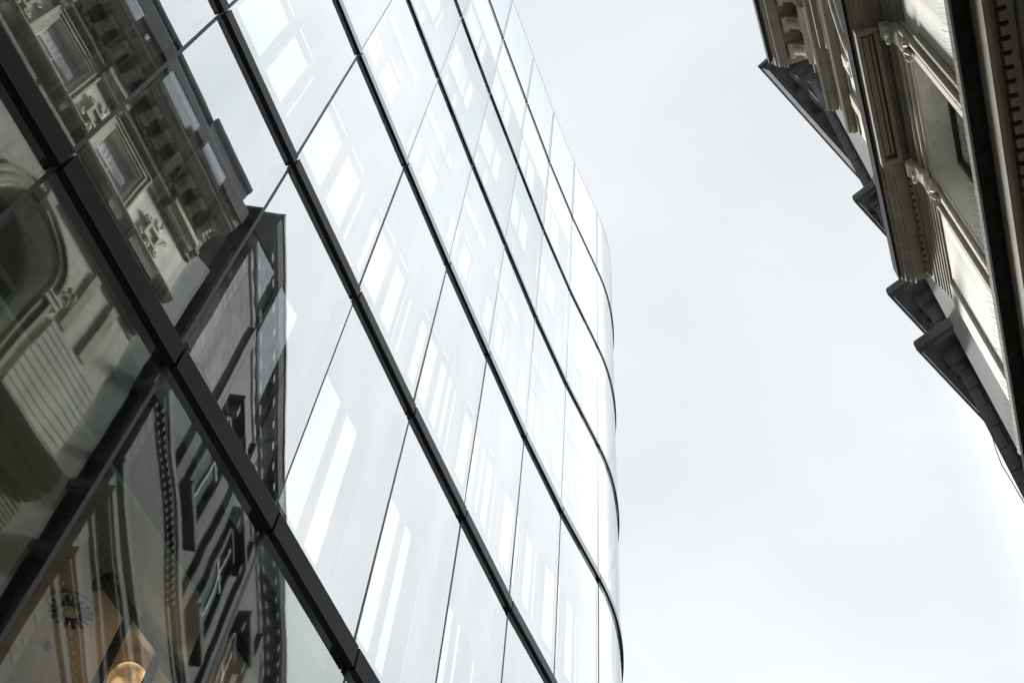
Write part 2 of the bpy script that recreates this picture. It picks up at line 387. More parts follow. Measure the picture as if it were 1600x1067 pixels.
for bi, pts in enumerate(bays[:NF - 1]):
    if bi < 3: continue
    for r in (2, 3):
        z = H[r]; lo = 0.78 if r == 2 else 1.18
        inner_window(pts, 0.19, 0.71, z + lo, z + 2.80)
        inner_window(pts, 0.87, 1.23, z + lo, z + 2.80)
        inner_window(pts, 1.36, 1.40, z + lo, z + 2.65)
    z = H[4]
    inner_window(pts, 0.24, 0.56, z + 1.5, z + 2.40); inner_window(pts, 0.74, 1.16, z + 1.5, z + 2.60); inner_window(pts, 0.34, 1.42, z + 3.31, z + 3.59)
    z = H[5]
    inner_window(pts, 0.46, 1.40, z + 2.50, z + 3.74); inner_window(pts, 0.50, 0.58, z + 1.5, z + 2.2); inner_window(pts, 0.90, 1.02, z + 1.4, z + 2.1)
    z = H[6]
    inner_window(pts, 0.46, 1.42, z + 1.6, z + 3.1)
# ground floor room seen through the shop front
bm = B(); box(bm, -10.0, -4.82, -6, 12.4, 6.20, 6.36); obj('ceiling', bm, M['ceiling'], office)
bm = B(); box(bm, -4.818, -4.80, -6, 12.4, 6.17, 6.215); obj('ceiling_edge', bm, M['greenglass'], office)
bm = B(); box(bm, -4.819, -4.805, -6, 12.4, 6.216, 6.36); obj('ceiling_fascia', bm, M['black'], office)
bm = B(); box(bm, -10.0, -4.2, -6, 12.4, -1.60, -1.50); obj('shop_floor', bm, M['floor'], office)
bm = B(); box(bm, -10.1, -9.98, -6, 12.4, -1.5, 6.2); obj('back_wall', bm, M['brown'], office)
# glazed partition hung from the ceiling rail
part = thing('glazed_partition', 'dark steel framed partition under the shop ceiling behind the lowest glass row', 'partition', (-5.4, 5.4, -1.5))
bm = B(); box(bm, -5.43, -5.37, 4.50, 9.0, 6.10, 6.197); obj('top_rail', bm, M['steel'], part)
for y in (4.86, 5.32, 6.4):
    bm = B(); box(bm, -5.45, -5.38, y - 0.02, y + 0.02, -1.5, 6.098); obj('post', bm, M['steel'], part)
bm = B(); box(bm, -5.50, -5.33, 4.44, 4.498, 6.08, 6.197); obj('end_bracket', bm, M['steel'], part)
# ceiling swirl diffuser
dif = thing('ceiling_diffuser', 'round swirl air diffuser with radial black slots in the shop ceiling', 'air vent', (-5.89, 4.71, 6.18))
bm = B(); bmesh.ops.create_cone(bm, cap_ends=True, segments=40, radius1=0.21, radius2=0.21, depth=0.012, matrix=Matrix.Translation((-5.89, 4.71, 6.19))); obj('plate', bm, M['ceiling'], dif)
bm = B()
for k in range(16):
    a = 2 * math.pi * k / 16; c, s = math.cos(a), math.sin(a); n = (-s, c)
    p0 = Vector((-5.89 + c * 0.075, 4.71 + s * 0.075)); p1 = Vector((-5.89 + c * 0.185, 4.71 + s * 0.185)); hw = 0.0155; nn = Vector(n) * hw
    ring = [p0 - nn, p1 - nn, p1 + nn, p0 + nn]
    prism(bm, [(*v, 6.176) for v in ring], [(*v, 6.183) for v in ring])
obj('slots', bm, M['gasket'], dif)
# warm lamp and orange lit panel
lampt = thing('ceiling_lamp', 'glowing warm orange globe lamp under the shop ceiling behind the partition', 'lamp', (-5.70, 5.40, 6.05))
bm = B(); ball(bm, (-5.70, 5.40, 6.02), 0.155, seg=28); obj('globe', bm, M['lamp'], lampt, smooth=True)
bm = B(); tube(bm, [(-5.70, 5.40, 6.14), (-5.70, 5.40, 6.2)], 0.03, 12); obj('stem', bm, M['zinc'], lampt)
pl = bpy.data.lights.new('lamp_light', 'POINT'); pl.energy = 3.2; pl.color = (1.0, 0.68, 0.42); pl.shadow_soft_size = 0.11
po = bpy.data.objects.new('lamp_light', pl); COL.objects.link(po); po.parent = lampt; po.location = (0, 0, -0.30)
dl = thing('downlight', 'small silver downlight set in the tan ceiling beside the diffuser', 'ceiling light', (-6.28, 4.99, 6.17))
bm = B(); bmesh.ops.create_cone(bm, cap_ends=True, segments=20, radius1=0.03, radius2=0.035, depth=0.03, matrix=Matrix.Translation((-6.28, 4.99, 6.17))); obj('rim', bm, M['zinc'], dl)

# ================================================================== ornate building (right)
XW, YE, YS = 1.82, 6.70, -26.0
orn = thing('ornate_building', 'old pale stone building with moulded cornices, arched windows and carved brackets', 'building', (3.0, 1.0, -1.6))
def cut_wall(bm, holes, z0, z1, y0, y1, x0, x1):
    """wall slab x0..x1 with rectangular holes (y0,y1,z0,z1)"""
    ys = sorted({y0, y1, *[h[0] for h in holes], *[h[1] for h in holes]}); zs = sorted({z0, z1, *[h[2] for h in holes], *[h[3] for h in holes]})
    def solid(i, j):
        yc, zc = (ys[i] + ys[i + 1]) / 2, (zs[j] + zs[j + 1]) / 2
        return not any(h[0] < yc < h[1] and h[2] < zc < h[3] for h in holes)
    vf, vb = {}, {}
    def V(d, x, i, j):
        if (i, j) not in d: d[(i, j)] = bm.verts.new((x, ys[i], zs[j]))
        return d[(i, j)]
    nI, nJ = len(ys) - 1, len(zs) - 1
    for i in range(nI):
        for j in range(nJ):
            if not solid(i, j): continue
            f = [(i, j), (i + 1, j), (i + 1, j + 1), (i, j + 1)]
            bm.faces.new([V(vf, x0, *k) for k in f[::-1]]); bm.faces.new([V(vb, x1, *k) for k in f])
            for (di, dj, p, q) in ((-1, 0, (i, j + 1), (i, j)), (1, 0, (i + 1, j), (i + 1, j + 1)), (0, -1, (i, j), (i + 1, j)), (0, 1, (i + 1, j + 1), (i, j + 1))):
                a, b = i + di, j + dj
                if a < 0 or b < 0 or a >= nI or b >= nJ or not solid(a, b):
                    bm.faces.new([V(vf, x0, *p), V(vf, x0, *q), V(vb, x1, *q), V(vb, x1, *p)])
# --- openings
LOW = [(y, y + 1.25, 7.95, 10.42) for y in (3.90, 0.55, -2.80)]
TOP = [(y, y + 0.95, 16.62, 17.92) for y in (3.92, 1.75, -0.42, -2.6)]
ARC = [(4.0, 12.0, 13.85, 0.90), (1.35, 12.0, 13.85, 0.90), (-1.3, 12.0, 13.85, 0.90)]     # centre y, sill, spring, radius
holes = LOW + TOP + [(c - r, c + r, s, sp + r + 0.02) for c, s, sp, r in ARC]
bm = B(); cut_wall(bm, holes, -1.6, 19.9, YS, YE, XW, XW + 0.55)
obj('wall', bm, M['plaster'], orn)
bm = B(); box(bm, 2.38, 9.0, YS, YE - 0.01, -1.6, 19.8); obj('body', bm, M['darkframe'], orn)
# arch spandrels
for c, s, sp, r in ARC:
    bm = B(); n = 20
    top = sp + r + 0.02
    for sgn in (-1, 1):
        pts = [(c + sgn * r * math.cos(math.pi / 2 * k / n), sp + r * math.sin(math.pi / 2 * k / n)) for k in range(n + 1)]
        for k in range(n):
            a, b2 = pts[k], pts[k + 1]
            ring = [(a[0], a[1]), (b2[0], b2[1]), (b2[0], top), (a[0], top)]
            prism(bm, [(XW + 0.004, y, z) for y, z in ring], [(XW + 0.546, y, z) for y, z in ring])
    obj('arch_spandrel', bm, M['plaster'], orn)
# --- profiles as (x, z)
def course(name, prof, y0=YS, y1=YE, m='stone'):
    bm = B(); ext_y(bm, prof, y0, y1); return obj(name, bm, M[m], orn)
X = XW - 0.003
# main cornice
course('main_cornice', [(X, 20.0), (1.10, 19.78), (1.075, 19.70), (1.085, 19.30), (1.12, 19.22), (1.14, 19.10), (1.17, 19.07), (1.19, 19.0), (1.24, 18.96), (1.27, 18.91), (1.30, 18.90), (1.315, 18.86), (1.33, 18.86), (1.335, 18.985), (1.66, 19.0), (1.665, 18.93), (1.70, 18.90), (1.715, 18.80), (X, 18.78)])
for y in [6.44 - 0.47 * k for k in range(27)]:
    bm = B()   # scroll bracket under the soffit
    pr = [(1.40, 18.975), (1.385, 18.93), (1.40, 18.87), (1.44, 18.85), (1.47, 18.875), (1.50, 18.86), (1.55, 18.80), (1.60, 18.70), (1.62, 18.62), (1.66, 18.585), (1.70, 18.62), (1.712, 18.70), (1.712, 18.78), (1.66, 18.925), (1.655, 18.985)]
    ext_y(bm, pr, y - 0.10, y + 0.10)
    tube(bm, [(1.425, y - 0.125, 18.905), (1.425, y + 0.125, 18.905)], 0.055, 12)
    tube(bm, [(1.665, y - 0.12, 18.66), (1.665, y + 0.12, 18.66)], 0.06, 12)
    for k in range(4): ball(bm, (1.46 + 0.05 * k, y, 18.83 - 0.055 * k), 0.05, 0.7, 1.5, 0.8, 8)
    obj('scroll_bracket', bm, M['stone_light'], orn)
# frieze with raised panels and carved scrollwork
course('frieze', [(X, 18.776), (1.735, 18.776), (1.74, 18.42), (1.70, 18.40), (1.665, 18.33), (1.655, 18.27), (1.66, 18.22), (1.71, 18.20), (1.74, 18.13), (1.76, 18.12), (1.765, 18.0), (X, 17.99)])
for c in [6.05, 3.3, 1.15, -1.0, -3.2]:
    bm = B()
    ext_y(bm, [(X - 0.003, 18.74), (1.70, 18.74), (1.70, 18.46), (1.62, 18.42), (1.60, 18.24), (1.67, 18.18), (1.70, 18.08), (X - 0.003, 18.03)], c - 0.48, c + 0.48)
    box(bm, 1.685, 1.699, c - 0.38, c + 0.38, 18.50, 18.70)
    obj('frieze_block', bm, M['stone_light'], orn)
def scrolls(bm, x, c, z, s=1.0):
    for k in (-1, 1):
        pts = [(x, c + k * s * (0.05 + 0.20 * t + 0.035 * math.cos(5 * t)), z + s * 0.07 * math.sin(4.2 * t)) for t in [i / 9 * 1.0 for i in range(10)]]
        tube(bm, pts, [0.034 * s * (1 - 0.5 * i / 9) for i in range(10)], 6)
        sp = [(x, c + k * s * (0.24 + 0.055 * (1 - i / 14) * math.cos(i * 0.75)), z + s * (0.03 + 0.055 * (1 - i / 14) * math.sin(i * 0.75))) for i in range(14)]
        tube(bm, sp, [0.024 * s] * 14, 6)
        for q in range(3): ball(bm, (x, c + k * s * (0.1 + 0.07 * q), z - s * (0.05 - 0.03 * q)), 0.036 * s, 0.6, 1.2, 0.8, 8)
    ball(bm, (x - 0.01, c, z), 0.055 * s, 0.7, 1, 1.2, 8)
for c in [4.7, 2.25, 0.1, -2.1]:
    for dc in (-0.42, 0.42):
        bm = B(); scrolls(bm, 1.715, c + dc, 18.60, 1.15); obj('carved_scroll', bm, M['stone_light'], orn)
course('cornice_cladding', [(1.50, 20.02), (1.08, 19.86), (1.045, 19.74), (1.045, 19.24), (1.074, 19.23), (1.0745, 19.705), (1.10, 19.785), (1.50, 19.93)], m='zinc')
# attic and gutter over the cornice
course('attic', [(3.2, 21.05), (1.50, 21.05), (1.45, 21.0), (1.47, 20.90), (1.52, 20.86), (1.54, 20.1), (1.52, 20.06), (3.2, 20.05)], m='zinc')
course('gutter', [(1.449, 21.08), (1.38, 21.10), (1.34, 21.05), (1.36, 20.95), (1.42, 20.85), (1.44, 20.20), (1.535, 20.15), (1.515, 20.855), (1.465, 20.895), (1.447, 20.995)], 5.05, YE, 'zinc')
course('roof', [(1.56, 21.06), (3.1, 22.0), (6.0, 23.0), (6.0, 21.06)], YS, YE - 0.2, 'roof')
# --- top storey windows
def sash(t, y0, y1, z0, z1, x, mid=True, sheet=True):
    """recessed window: painted frame with one transom, panes, pale curtain"""
    bm = B(); f = 0.055
    for a in ((y0, y0 + f, z0, z1), (y1 - f, y1, z0, z1), (y0 + f, y1 - f, z0, z0 + f), (y0 + f, y1 - f, z1 - f, z1)): box(bm, x, x + 0.06, *a)
    if mid:
        zm = z0 + (z1 - z0) * 0.56; box(bm, x + 0.002, x + 0.058, y0 + f, y1 - f, zm - 0.028, zm + 0.028)
        ym = (y0 + y1) / 2; box(bm, x + 0.008, x + 0.05, ym - 0.016, ym + 0.016, z0 + f, zm - 0.028)
    fr = obj('window', bm, M[t], orn)
    bm = B(); box(bm, x + 0.022, x + 0.03, y0 + f, y1 - f, z0 + f, z1 - f); obj('pane', bm, M['pane'], fr)
    if sheet:
        bm = B(); n = 24
        for k in range(n):
            a = y0 + f + (y1 - y0 - 2 * f) * k / n; b2 = y0 + f + (y1 - y0 - 2 * f) * (k + 1) / n
            xa = x + 0.055 + 0.012 * math.sin(k * 1.9); xb = x + 0.055 + 0.012 * math.sin((k + 1) * 1.9)
            prism(bm, [(xa, a, z0 + f), (xb, b2, z0 + f), (xb + 0.004, b2, z0 + f), (xa + 0.004, a, z0 + f)], [(xa, a, z1 - f), (xb, b2, z1 - f), (xb + 0.004, b2, z1 - f), (xa + 0.004, a, z1 - f)])
        obj('sky_sheet', bm, M['sky_sheet'], fr)  # pale backing that imitates sky reflected in the panes
    return fr
def architrave(y0, y1, z0, z1, steps, sill=None, x=X):
    """stepped moulding round an opening: list of (inner offset, outer offset, projection)"""
    bm = B()
    for i, (a, b, p) in enumerate(steps):
        xo = x - p
        box(bm, xo, x, y0 - b, y0 - a, z0, z1 + b); box(bm, xo, x, y1 + a, y1 + b, z0, z1 + b); box(bm, xo - 0.001, x, y0 - a, y1 + a, z1 + a, z1 + b)
    obj('window_surround', bm, M['stone_light'], orn)
    if sill:
        bm = B(); d, h, w = sill
        ext_y(bm, [(x - 0.002, z0 - 0.004), (x - d, z0 - 0.03), (x - d, z0 - h * .5), (x - d + 0.04, z0 - h * .6), (x - d + 0.05, z0 - h), (x - 0.002, z0 - h - 0.02)], y0 - w, y1 + w)
        obj('sill', bm, M['stone_light'], orn)
for y0, y1, z0, z1 in TOP:
    architrave(y0, y1, z0, z1, [(0.0, 0.06, 0.03), (0.06, 0.15, 0.055), (0.15, 0.19, 0.08)], (0.13, 0.12, 0.24))
    sash('whiteframe', y0, y1, z0, z1, XW + 0.11)
# carved cartouches on the piers of the top storey
for c in [5.75, 3.33, 1.15, -1.0]:
    bm = B(); z = 17.25
    for a in ((c - 0.19, c + 0.19, z + 0.13, z + 0.19), (c - 0.19, c + 0.19, z - 0.19, z - 0.13), (c - 0.19, c - 0.13, z - 0.13, z + 0.13), (c + 0.13, c + 0.19, z - 0.13, z + 0.13)): box(bm, X - 0.075, X, *a)
    box(bm, X - 0.03, X, c - 0.128, c + 0.128, z - 0.128, z + 0.128)
    for sy in (-1, 1):
        for sz in (-1, 1):
            sp = [(X - 0.045, c + sy * (0.25 + 0.075 * (1 - i / 16) * math.cos(i * 0.7)), z + sz * (0.21 + 0.075 * (1 - i / 16) * math.sin(i * 0.7))) for i in range(16)]
            tube(bm, sp, 0.027, 6)
        sp = [(X - 0.04, c + sy * 0.06 * math.sin(3.3 * t), z + sy * (0.24 + 0.34 * t)) for t in [i / 8 for i in range(9)]]
        tube(bm, sp, [0.05 * (1 - 0.75 * i / 8) for i in range(9)], 6)
        ball(bm, (X - 0.04, c, z + sy * 0.27), 0.075, 0.7, 1.2, 0.8, 8)
    obj('cartouche', bm, M['stone_light'], orn)
# string courses between the storeys
course('upper_string_course', [(X, 16.62), (1.56, 16.56), (1.545, 16.50), (1.57, 16.45), (1.61, 16.43), (1.62, 16.40), (1.71, 16.41), (1.725, 16.33), (X, 16.30)])
course('band', [(X, 16.296), (1.755, 16.296), (1.755, 15.75), (X, 15.74)], m='plaster')
course('lower_string_course', [(X, 15.735), (1.70, 15.70), (1.665, 15.60), (1.655, 15.50), (1.68, 15.44), (1.72, 15.42), (1.725, 15.38), (1.79, 15.39), (1.795, 15.25), (X, 15.24)])
for y0, y1 in ((2.35, 5.55), (-0.35, 2.25)):
    course('moulded_panel', [(X, 16.20), (1.69, 16.20), (1.66, 16.12), (1.60, 16.08), (1.60, 15.98), (1.66, 15.93), (1.68, 15.85), (X - 0.001, 15.83)], y0, y1)
# --- arched windows
for c, s, sp, r in ARC:
    bm = B(); n = 28
    for (ra, rb, p) in ((0.0, 0.07, 0.03), (0.07, 0.13, 0.07), (0.13, 0.20, 0.05), (0.20, 0.26, 0.11)):
        for k in range(n):
            t0, t1 = math.pi * k / n, math.pi * (k + 1) / n
            ring = [(c + (r + ra) * math.cos(t0), sp + (r + ra) * math.sin(t0)), (c + (r + rb) * math.cos(t0), sp + (r + rb) * math.sin(t0)), (c + (r + rb) * math.cos(t1), sp + (r + rb) * math.sin(t1)), (c + (r + ra) * math.cos(t1), sp + (r + ra) * math.sin(t1))]
            prism(bm, [(X, y, z) for y, z in ring], [(X - p, y, z) for y, z in ring])
        for sg in (-1, 1):
            ya, yb = c + sg * (r + ra), c + sg * (r + rb)
            box(bm, X - p, X, min(ya, yb), max(ya, yb), s, sp - 0.002)
    obj('arch_moulding', bm, M['stone_light'], orn)
    bm = B()   # keystone
    prism(bm, [(1.66, c - 0.07, sp + r - 0.02), (1.66, c + 0.07, sp + r - 0.02), (1.66, c + 0.12, sp + r + 0.34), (1.66, c - 0.12, sp + r + 0.34)], [(X - 0.002, c - 0.07, sp + r - 0.02), (X - 0.002, c + 0.07, sp + r - 0.02), (X - 0.002, c + 0.12, sp + r + 0.34), (X - 0.002, c - 0.12, sp + r + 0.34)])
    tube(bm, [(1.655, c - 0.1, sp + r + 0.05), (1.655, c + 0.1, sp + r + 0.05)], 0.05, 10)
    obj('keystone', bm, M['stone_light'], orn)
    for sg in (-1, 1):
        bm = B(); y = c + sg * (r + 0.20)
        box(bm, 1.70, X - 0.004, y - 0.15, y + 0.15, sp - 0.16, sp - 0.003); box(bm, 1.68, X - 0.005, y - 0.17, y + 0.17, sp - 0.05, sp - 0.006)
        obj('impost', bm, M['plaster'], orn)
        bm = B(); y2 = c + sg * (r + 0.36)
        for k in range(7): ball(bm, (1.74, y2 + random.uniform(-.08, .08), sp + 0.25 + random.uniform(-.12, .16)), 0.06, 0.8, 1.1, 0.9, 8)
        tube(bm, [(1.72, y2 - 0.12, sp + 0.2), (1.72, y2, sp + 0.27), (1.72, y2 + 0.12, sp + 0.2)], 0.035, 6)
        obj('carved_capital', bm, M['stone_light'], orn)
    # window inside the arch
    bm = B(); x = XW + 0.38; f = 0.07
    box(bm, x, x + 0.06, c - r, c - r + f, s, sp + 0.3); box(bm, x, x + 0.06, c + r - f, c + r, s, sp + 0.3); box(bm, x + 0.002, x + 0.058, c - r + f, c + r - f, sp - 0.06, sp + 0.04)
    box(bm, x + 0.004, x + 0.054, c - 0.035, c + 0.035, s, sp - 0.06); box(bm, x + 0.004, x + 0.054, c - 0.03, c + 0.03, sp + 0.04, sp + r)
    fr = obj('arched_window', bm, M['whiteframe'], orn)
    bm = B(); pts = [(c + r, s), *[(c + r * math.cos(math.pi * k / 24), sp + r * math.sin(math.pi * k / 24)) for k in range(25)], (c - r, s)]
    prism(bm, [(x + 0.025, y, z) for y, z in pts], [(x + 0.033, y, z) for y, z in pts]); obj('pane', bm, M['pane'], fr)
    bm = B(); box(bm, x + 0.045, x + 0.05, c - r, c - r * 0.35, s, sp + r * 0.6); obj('sky_sheet', bm, M['sky_sheet'], fr)  # partial pale backing, imitates sky reflected in the arched pane
# horizontal channelled stonework on the piers beside the arches
for y0, y1 in ((5.34, YE - 0.004), (2.60, 2.80), (-0.10, 0.10)):
    bm = B(); z = 11.70
    while z < 13.65:
        box(bm, X - 0.045, X, y0, y1, z, z + 0.135); z += 0.165
    obj('channelled_pier', bm, M['plaster'], orn)
# pilaster strips at the corner
for y0, y1, p, z0, z1 in ((5.45, 5.62, 0.05, 13.72, 15.23), (6.05, 6.22, 0.05, 13.72, 15.23)):
    bm = B(); box(bm, X - p, X, y0, y1, z0, z1); obj('pilaster', bm, M['stone_light'], orn)
def comb(bm, x0, x1, x2, y0, y1, pitch, wd, z0, z1):
    ring = []; y = y0
    while y + pitch < y1:
        ring += [(x0, y), (x0, y + wd), (x1, y + wd), (x1, y + pitch)]; y += pitch
    ring += [(x1, y), (x2, y), (x2, y0)]
    prism(bm, [(a, b, z0) for a, b in ring], [(a, b, z1) for a, b in ring])
# --- middle cornice above the lower windows
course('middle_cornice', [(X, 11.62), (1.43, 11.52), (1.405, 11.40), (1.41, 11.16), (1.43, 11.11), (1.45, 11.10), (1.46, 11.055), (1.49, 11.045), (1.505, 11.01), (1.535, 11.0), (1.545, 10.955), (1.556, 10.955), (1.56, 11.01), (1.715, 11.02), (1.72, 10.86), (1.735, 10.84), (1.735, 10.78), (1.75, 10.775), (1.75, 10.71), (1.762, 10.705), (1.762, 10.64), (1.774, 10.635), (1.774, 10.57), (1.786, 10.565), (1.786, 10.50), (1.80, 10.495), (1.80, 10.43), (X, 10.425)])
course('cornice_cladding', [(1.60, 11.60), (1.42, 11.545), (1.392, 11.41), (1.395, 11.12), (1.4095, 11.11), (1.404, 11.40), (1.43, 11.53), (1.60, 11.58)], m='lead')
bm = B(); comb(bm, 1.665, 1.69, 1.716, 5.28, YE - 0.02, 0.085, 0.055, 10.93, 11.017)
obj('dentil_course', bm, M['stone'], orn)
for y0, y1, z0, z1 in LOW:    # deeper coffered hood over each lower window
    ya, yb = y0 - 0.15, y1 + 0.06
    bm = B()
    for a in ((ya, yb, 1.435, 1.475), (ya, yb, 1.60, 1.64)): box(bm, a[2], a[3], a[0], a[1], 10.90, 11.03)
    for yy in (ya, yb - 0.05): box(bm, 1.476, 1.599, yy, yy + 0.05, 10.905, 11.025)
    box(bm, 1.49, 1.585, ya + 0.085, yb - 0.085, 10.955, 11.005)
    obj('hood_coffer', bm, M['stone'], orn)
    for yc in (y0 - 0.13, y1 + 0.10):     # scroll console with leaf drop
        bm = B()
        ext_y(bm, [(1.655, 10.86), (1.64, 10.80), (1.645, 10.74), (1.67, 10.70), (1.70, 10.66), (1.715, 10.56), (1.725, 10.46), (1.75, 10.40), (1.778, 10.43), (1.785, 10.50), (1.76, 10.58), (1.75, 10.86)], yc - 0.07, yc + 0.07)
        for q in (-1, 1):
            tube(bm, [(1.692 + 0.042 * (1 - i / 22) * math.cos(i * 0.62), yc + q * 0.074, 10.765 + 0.06 * (1 - i / 22) * math.sin(i * 0.62)) for i in range(20)], 0.009, 5)
        tube(bm, [(1.692, yc - 0.085, 10.765), (1.692, yc + 0.085, 10.765)], 0.022, 10)
        tube(bm, [(1.755, yc - 0.08, 10.44), (1.755, yc + 0.08, 10.44)], 0.034, 12)
        for k in range(3): ball(bm, (1.665, yc + 0.035 * (k - 1), 10.60 - 0.03 * abs(k - 1)), 0.032, 0.8, 0.9, 1.8, 8)
        obj('console', bm, M['stone_light'], orn)
        bm = B()
        for k in (-1, 0, 1):
            tube(bm, [(1.765, yc + 0.015 * k, 10.27), (1.735, yc + 0.045 * k, 10.19), (1.725, yc + 0.062 * k, 10.09), (1.74, yc + 0.078 * k, 10.00 + 0.02 * abs(k)), (1.76, yc + 0.07 * k, 10.03)], [0.022, 0.03, 0.028, 0.022, 0.012], 7)
        ball(bm, (1.735, yc, 10.24), 0.042, 0.9, 1.4, 0.8, 10); ball(bm, (1.735, yc, 10.10), 0.032, 0.9, 0.9, 1.4, 8)
        ball(bm, (1.74, yc, 10.33), 0.035, 0.8, 1.2, 0.9, 8)
        obj('leaf_drop', bm, M['stone_light'], orn)
    architrave(y0, y1, z0, z1 - 0.02, [(0.0, 0.07, 0.02), (0.075, 0.13, 0.05), (0.135, 0.20, 0.03), (0.205, 0.235, 0.075), (0.26, 0.28, 0.03)], None)
    sash('darkframe', y0, y1, z0, z1, XW + 0.24)
    for ya in (y0 - 0.34, y1 + 0.30):
        bm = B(); box(bm, X - 0.05, X, ya, ya + 0.04, z0, z1 - 0.55); obj('panel_moulding', bm, M['stone'], orn)
# flat lesene at the corner of the lower storey
bm = B(); box(bm, X - 0.03, X, 6.46, YE - 0.003, 7.0, 10.42); obj('corner_strip', bm, M['plaster'], orn)
# --- lower cornice with lead flashing
course('lower_cornice', [(X, 6.10), (1.37, 5.98), (1.35, 5.95), (1.352, 5.66), (1.375, 5.65), (1.38, 5.74), (1.50, 5.745), (1.51, 5.64), (1.535, 5.62), (1.54, 5.30), (1.60, 5.25), (1.60, 4.2), (X, 4.15)])
bm = B(); comb(bm, 1.425, 1.465, 1.499, -3.0, YE - 0.02, 0.078, 0.050, 5.67, 5.742)
obj('dentil_course', bm, M['stone'], orn)
course('lead_flashing', [(X - 0.004, 6.16), (1.28, 6.00), (1.255, 5.93), (1.262, 5.90), (1.345, 5.89), (1.345, 5.975), (1.60, 6.055), (X - 0.004, 6.12)], m='lead')
course('sill_course', [(X - 0.002, 7.94), (1.66, 7.92), (1.64, 7.86), (1.66, 7.78), (1.72, 7.74), (1.74, 7.62), (X - 0.002, 7.58)])
def spikes(x, z, y0, y1, dx):
    bm = B(); y = y0
    while y < y1:
        for s in (-1, 1):
            a = Vector((x, y, z)); b = a + Vector((dx * s * 0.6 - 0.02, random.uniform(-.015, .015), 0.11))
            tube(bm, [a, b], 0.0009, 3)
        y += 0.05
    box(bm, x - 0.012, x + 0.012, y0, y1, z - 0.006, z + 0.003)
    obj('bird_spikes', bm, M['darkframe'], orn)
spikes(1.30, 6.02, 1.0, 6.6, 0.06); spikes(1.69, 7.94, 1.0, 6.6, 0.05); spikes(1.47, 11.54, 1.0, 6.6, 0.06)
# ================================================================== grey stone building beyond
ANG = rad(25.3)
sd2 = Vector((math.sin(ANG), math.cos(ANG))); fd2 = Vector((math.cos(ANG), -math.sin(ANG)))
C0 = Vector((1.70, 7.47)); LEN = 26.0
ns = Vector((-sd2.y, sd2.x)); nf = Vector((fd2.y, -fd2.x)) * 1.0
nf = -sd2
grey = thing('stone_corner_building', 'dark grey stone building with stepped eaves standing beyond the pale ornate house', 'building', (4.0, 12.0, -1.6))
def gl(al, o, z): p = C0 + sd2 * al + ns * o; return (p.x, p.y, z)
def gwrap(name, prof, m, front=0.9, length=LEN):
    """moulding that runs along the street side and returns round the corner; prof = (projection, z)"""
    bm = B(); rings = []
    for (o, z) in prof: pass
    P0 = [C0 + fd2 * front + nf * o for o, z in prof]
    P1 = [C0 + nf * o + ns * o for o, z in prof]
    P2 = [C0 + sd2 * length + ns * o for o, z in prof]
    V = [[bm.verts.new((p.x, p.y, prof[i][1])) for i, p in enumerate(R)] for R in (P0, P1, P2)]
    n = len(prof)
    for a in (0, 1):
        for i in range(n): bm.faces.new((V[a][i], V[a][(i + 1) % n], V[a + 1][(i + 1) % n], V[a + 1][i]))
    bm.faces.new(V[0]); bm.faces.new(V[2][::-1])
    return obj(name, bm, M[m], grey)
def gbox(bm, a0, a1, o0, o1, z0, z1):
    prism(bm, [gl(a0, o0, z0), gl(a1, o0, z0), gl(a1, o1, z0), gl(a0, o1, z0)], [gl(a0, o0, z1), gl(a1, o0, z1), gl(a1, o1, z1), gl(a0, o1, z1)])
bm = B()
q = [C0, C0 + sd2 * LEN, C0 + sd2 * LEN + fd2 * 9, C0 + fd2 * 9]
prism(bm, [(p.x, p.y, -1.6) for p in q], [(p.x, p.y, 20.4) for p in q]); obj('wall', bm, M['grey_block'], grey)
# end wall of light render between the two houses
bm = B(); prism(bm, [(1.775, 7.2, -1.6), (3.0, 7.2, -1.6), (3.0, 6.72, -1.6), (1.90, 6.72, -1.6)], [(1.775, 7.2, 18.6), (3.0, 7.2, 18.6), (3.0, 6.72, 18.6), (1.90, 6.72, 18.6)])
obj('end_wall', bm, M['grey_plaster'], grey)
e_ = -0.003
gwrap('eave', [(e_, 20.75), (0.54, 20.78), (0.55, 20.72), (0.51, 20.66), (0.47, 20.60), (0.42, 20.59), (0.41, 20.55), (0.24, 20.55), (0.23, 20.42), (0.16, 20.36), (0.14, 20.26), (0.06, 20.22), (0.05, 20.05), (e_, 20.0)], 'grey_stone')
gwrap('gutter', [(0.548, 20.85), (0.585, 20.88), (0.60, 20.84), (0.59, 20.76), (0.555, 20.74)], 'gutter')
for k in range(36):
    bm = B(); a = 0.15 + 0.62 * k; gbox(bm, a, a + 0.20, 0.062, 0.40, 20.40, 20.547); obj('modillion', bm, M['grey_stone'], grey)
for k in range(1):
    pass
bm = B(); q = [C0 + ns * 0.55 + nf * 0.55, C0 + sd2 * LEN + ns * 0.55, C0 + sd2 * LEN + fd2 * 4, C0 + fd2 * 4 + nf * 0.55]
prism(bm, [(p.x, p.y, 20.86) for p in q], [(C0.x + sd2.x * a + fd2.x * b, C0.y + sd2.y * a + fd2.y * b, 22.6) for a, b in ((2.0, 2.0), (LEN, 2.0), (LEN, 3.9), (2.0, 3.9))]); obj('roof', bm, M['roof'], grey)
gwrap('upper_string_course', [(e_, 14.95), (0.17, 14.86), (0.182, 14.78), (0.182, 14.66), (0.14, 14.64), (0.13, 14.60), (0.05, 14.60), (0.04, 14.45), (e_, 14.44)], 'grey_stone')
gwrap('band_course', [(e_, 12.95), (0.10, 12.90), (0.10, 12.76), (0.04, 12.72), (e_, 12.70)], 'grey_stone')
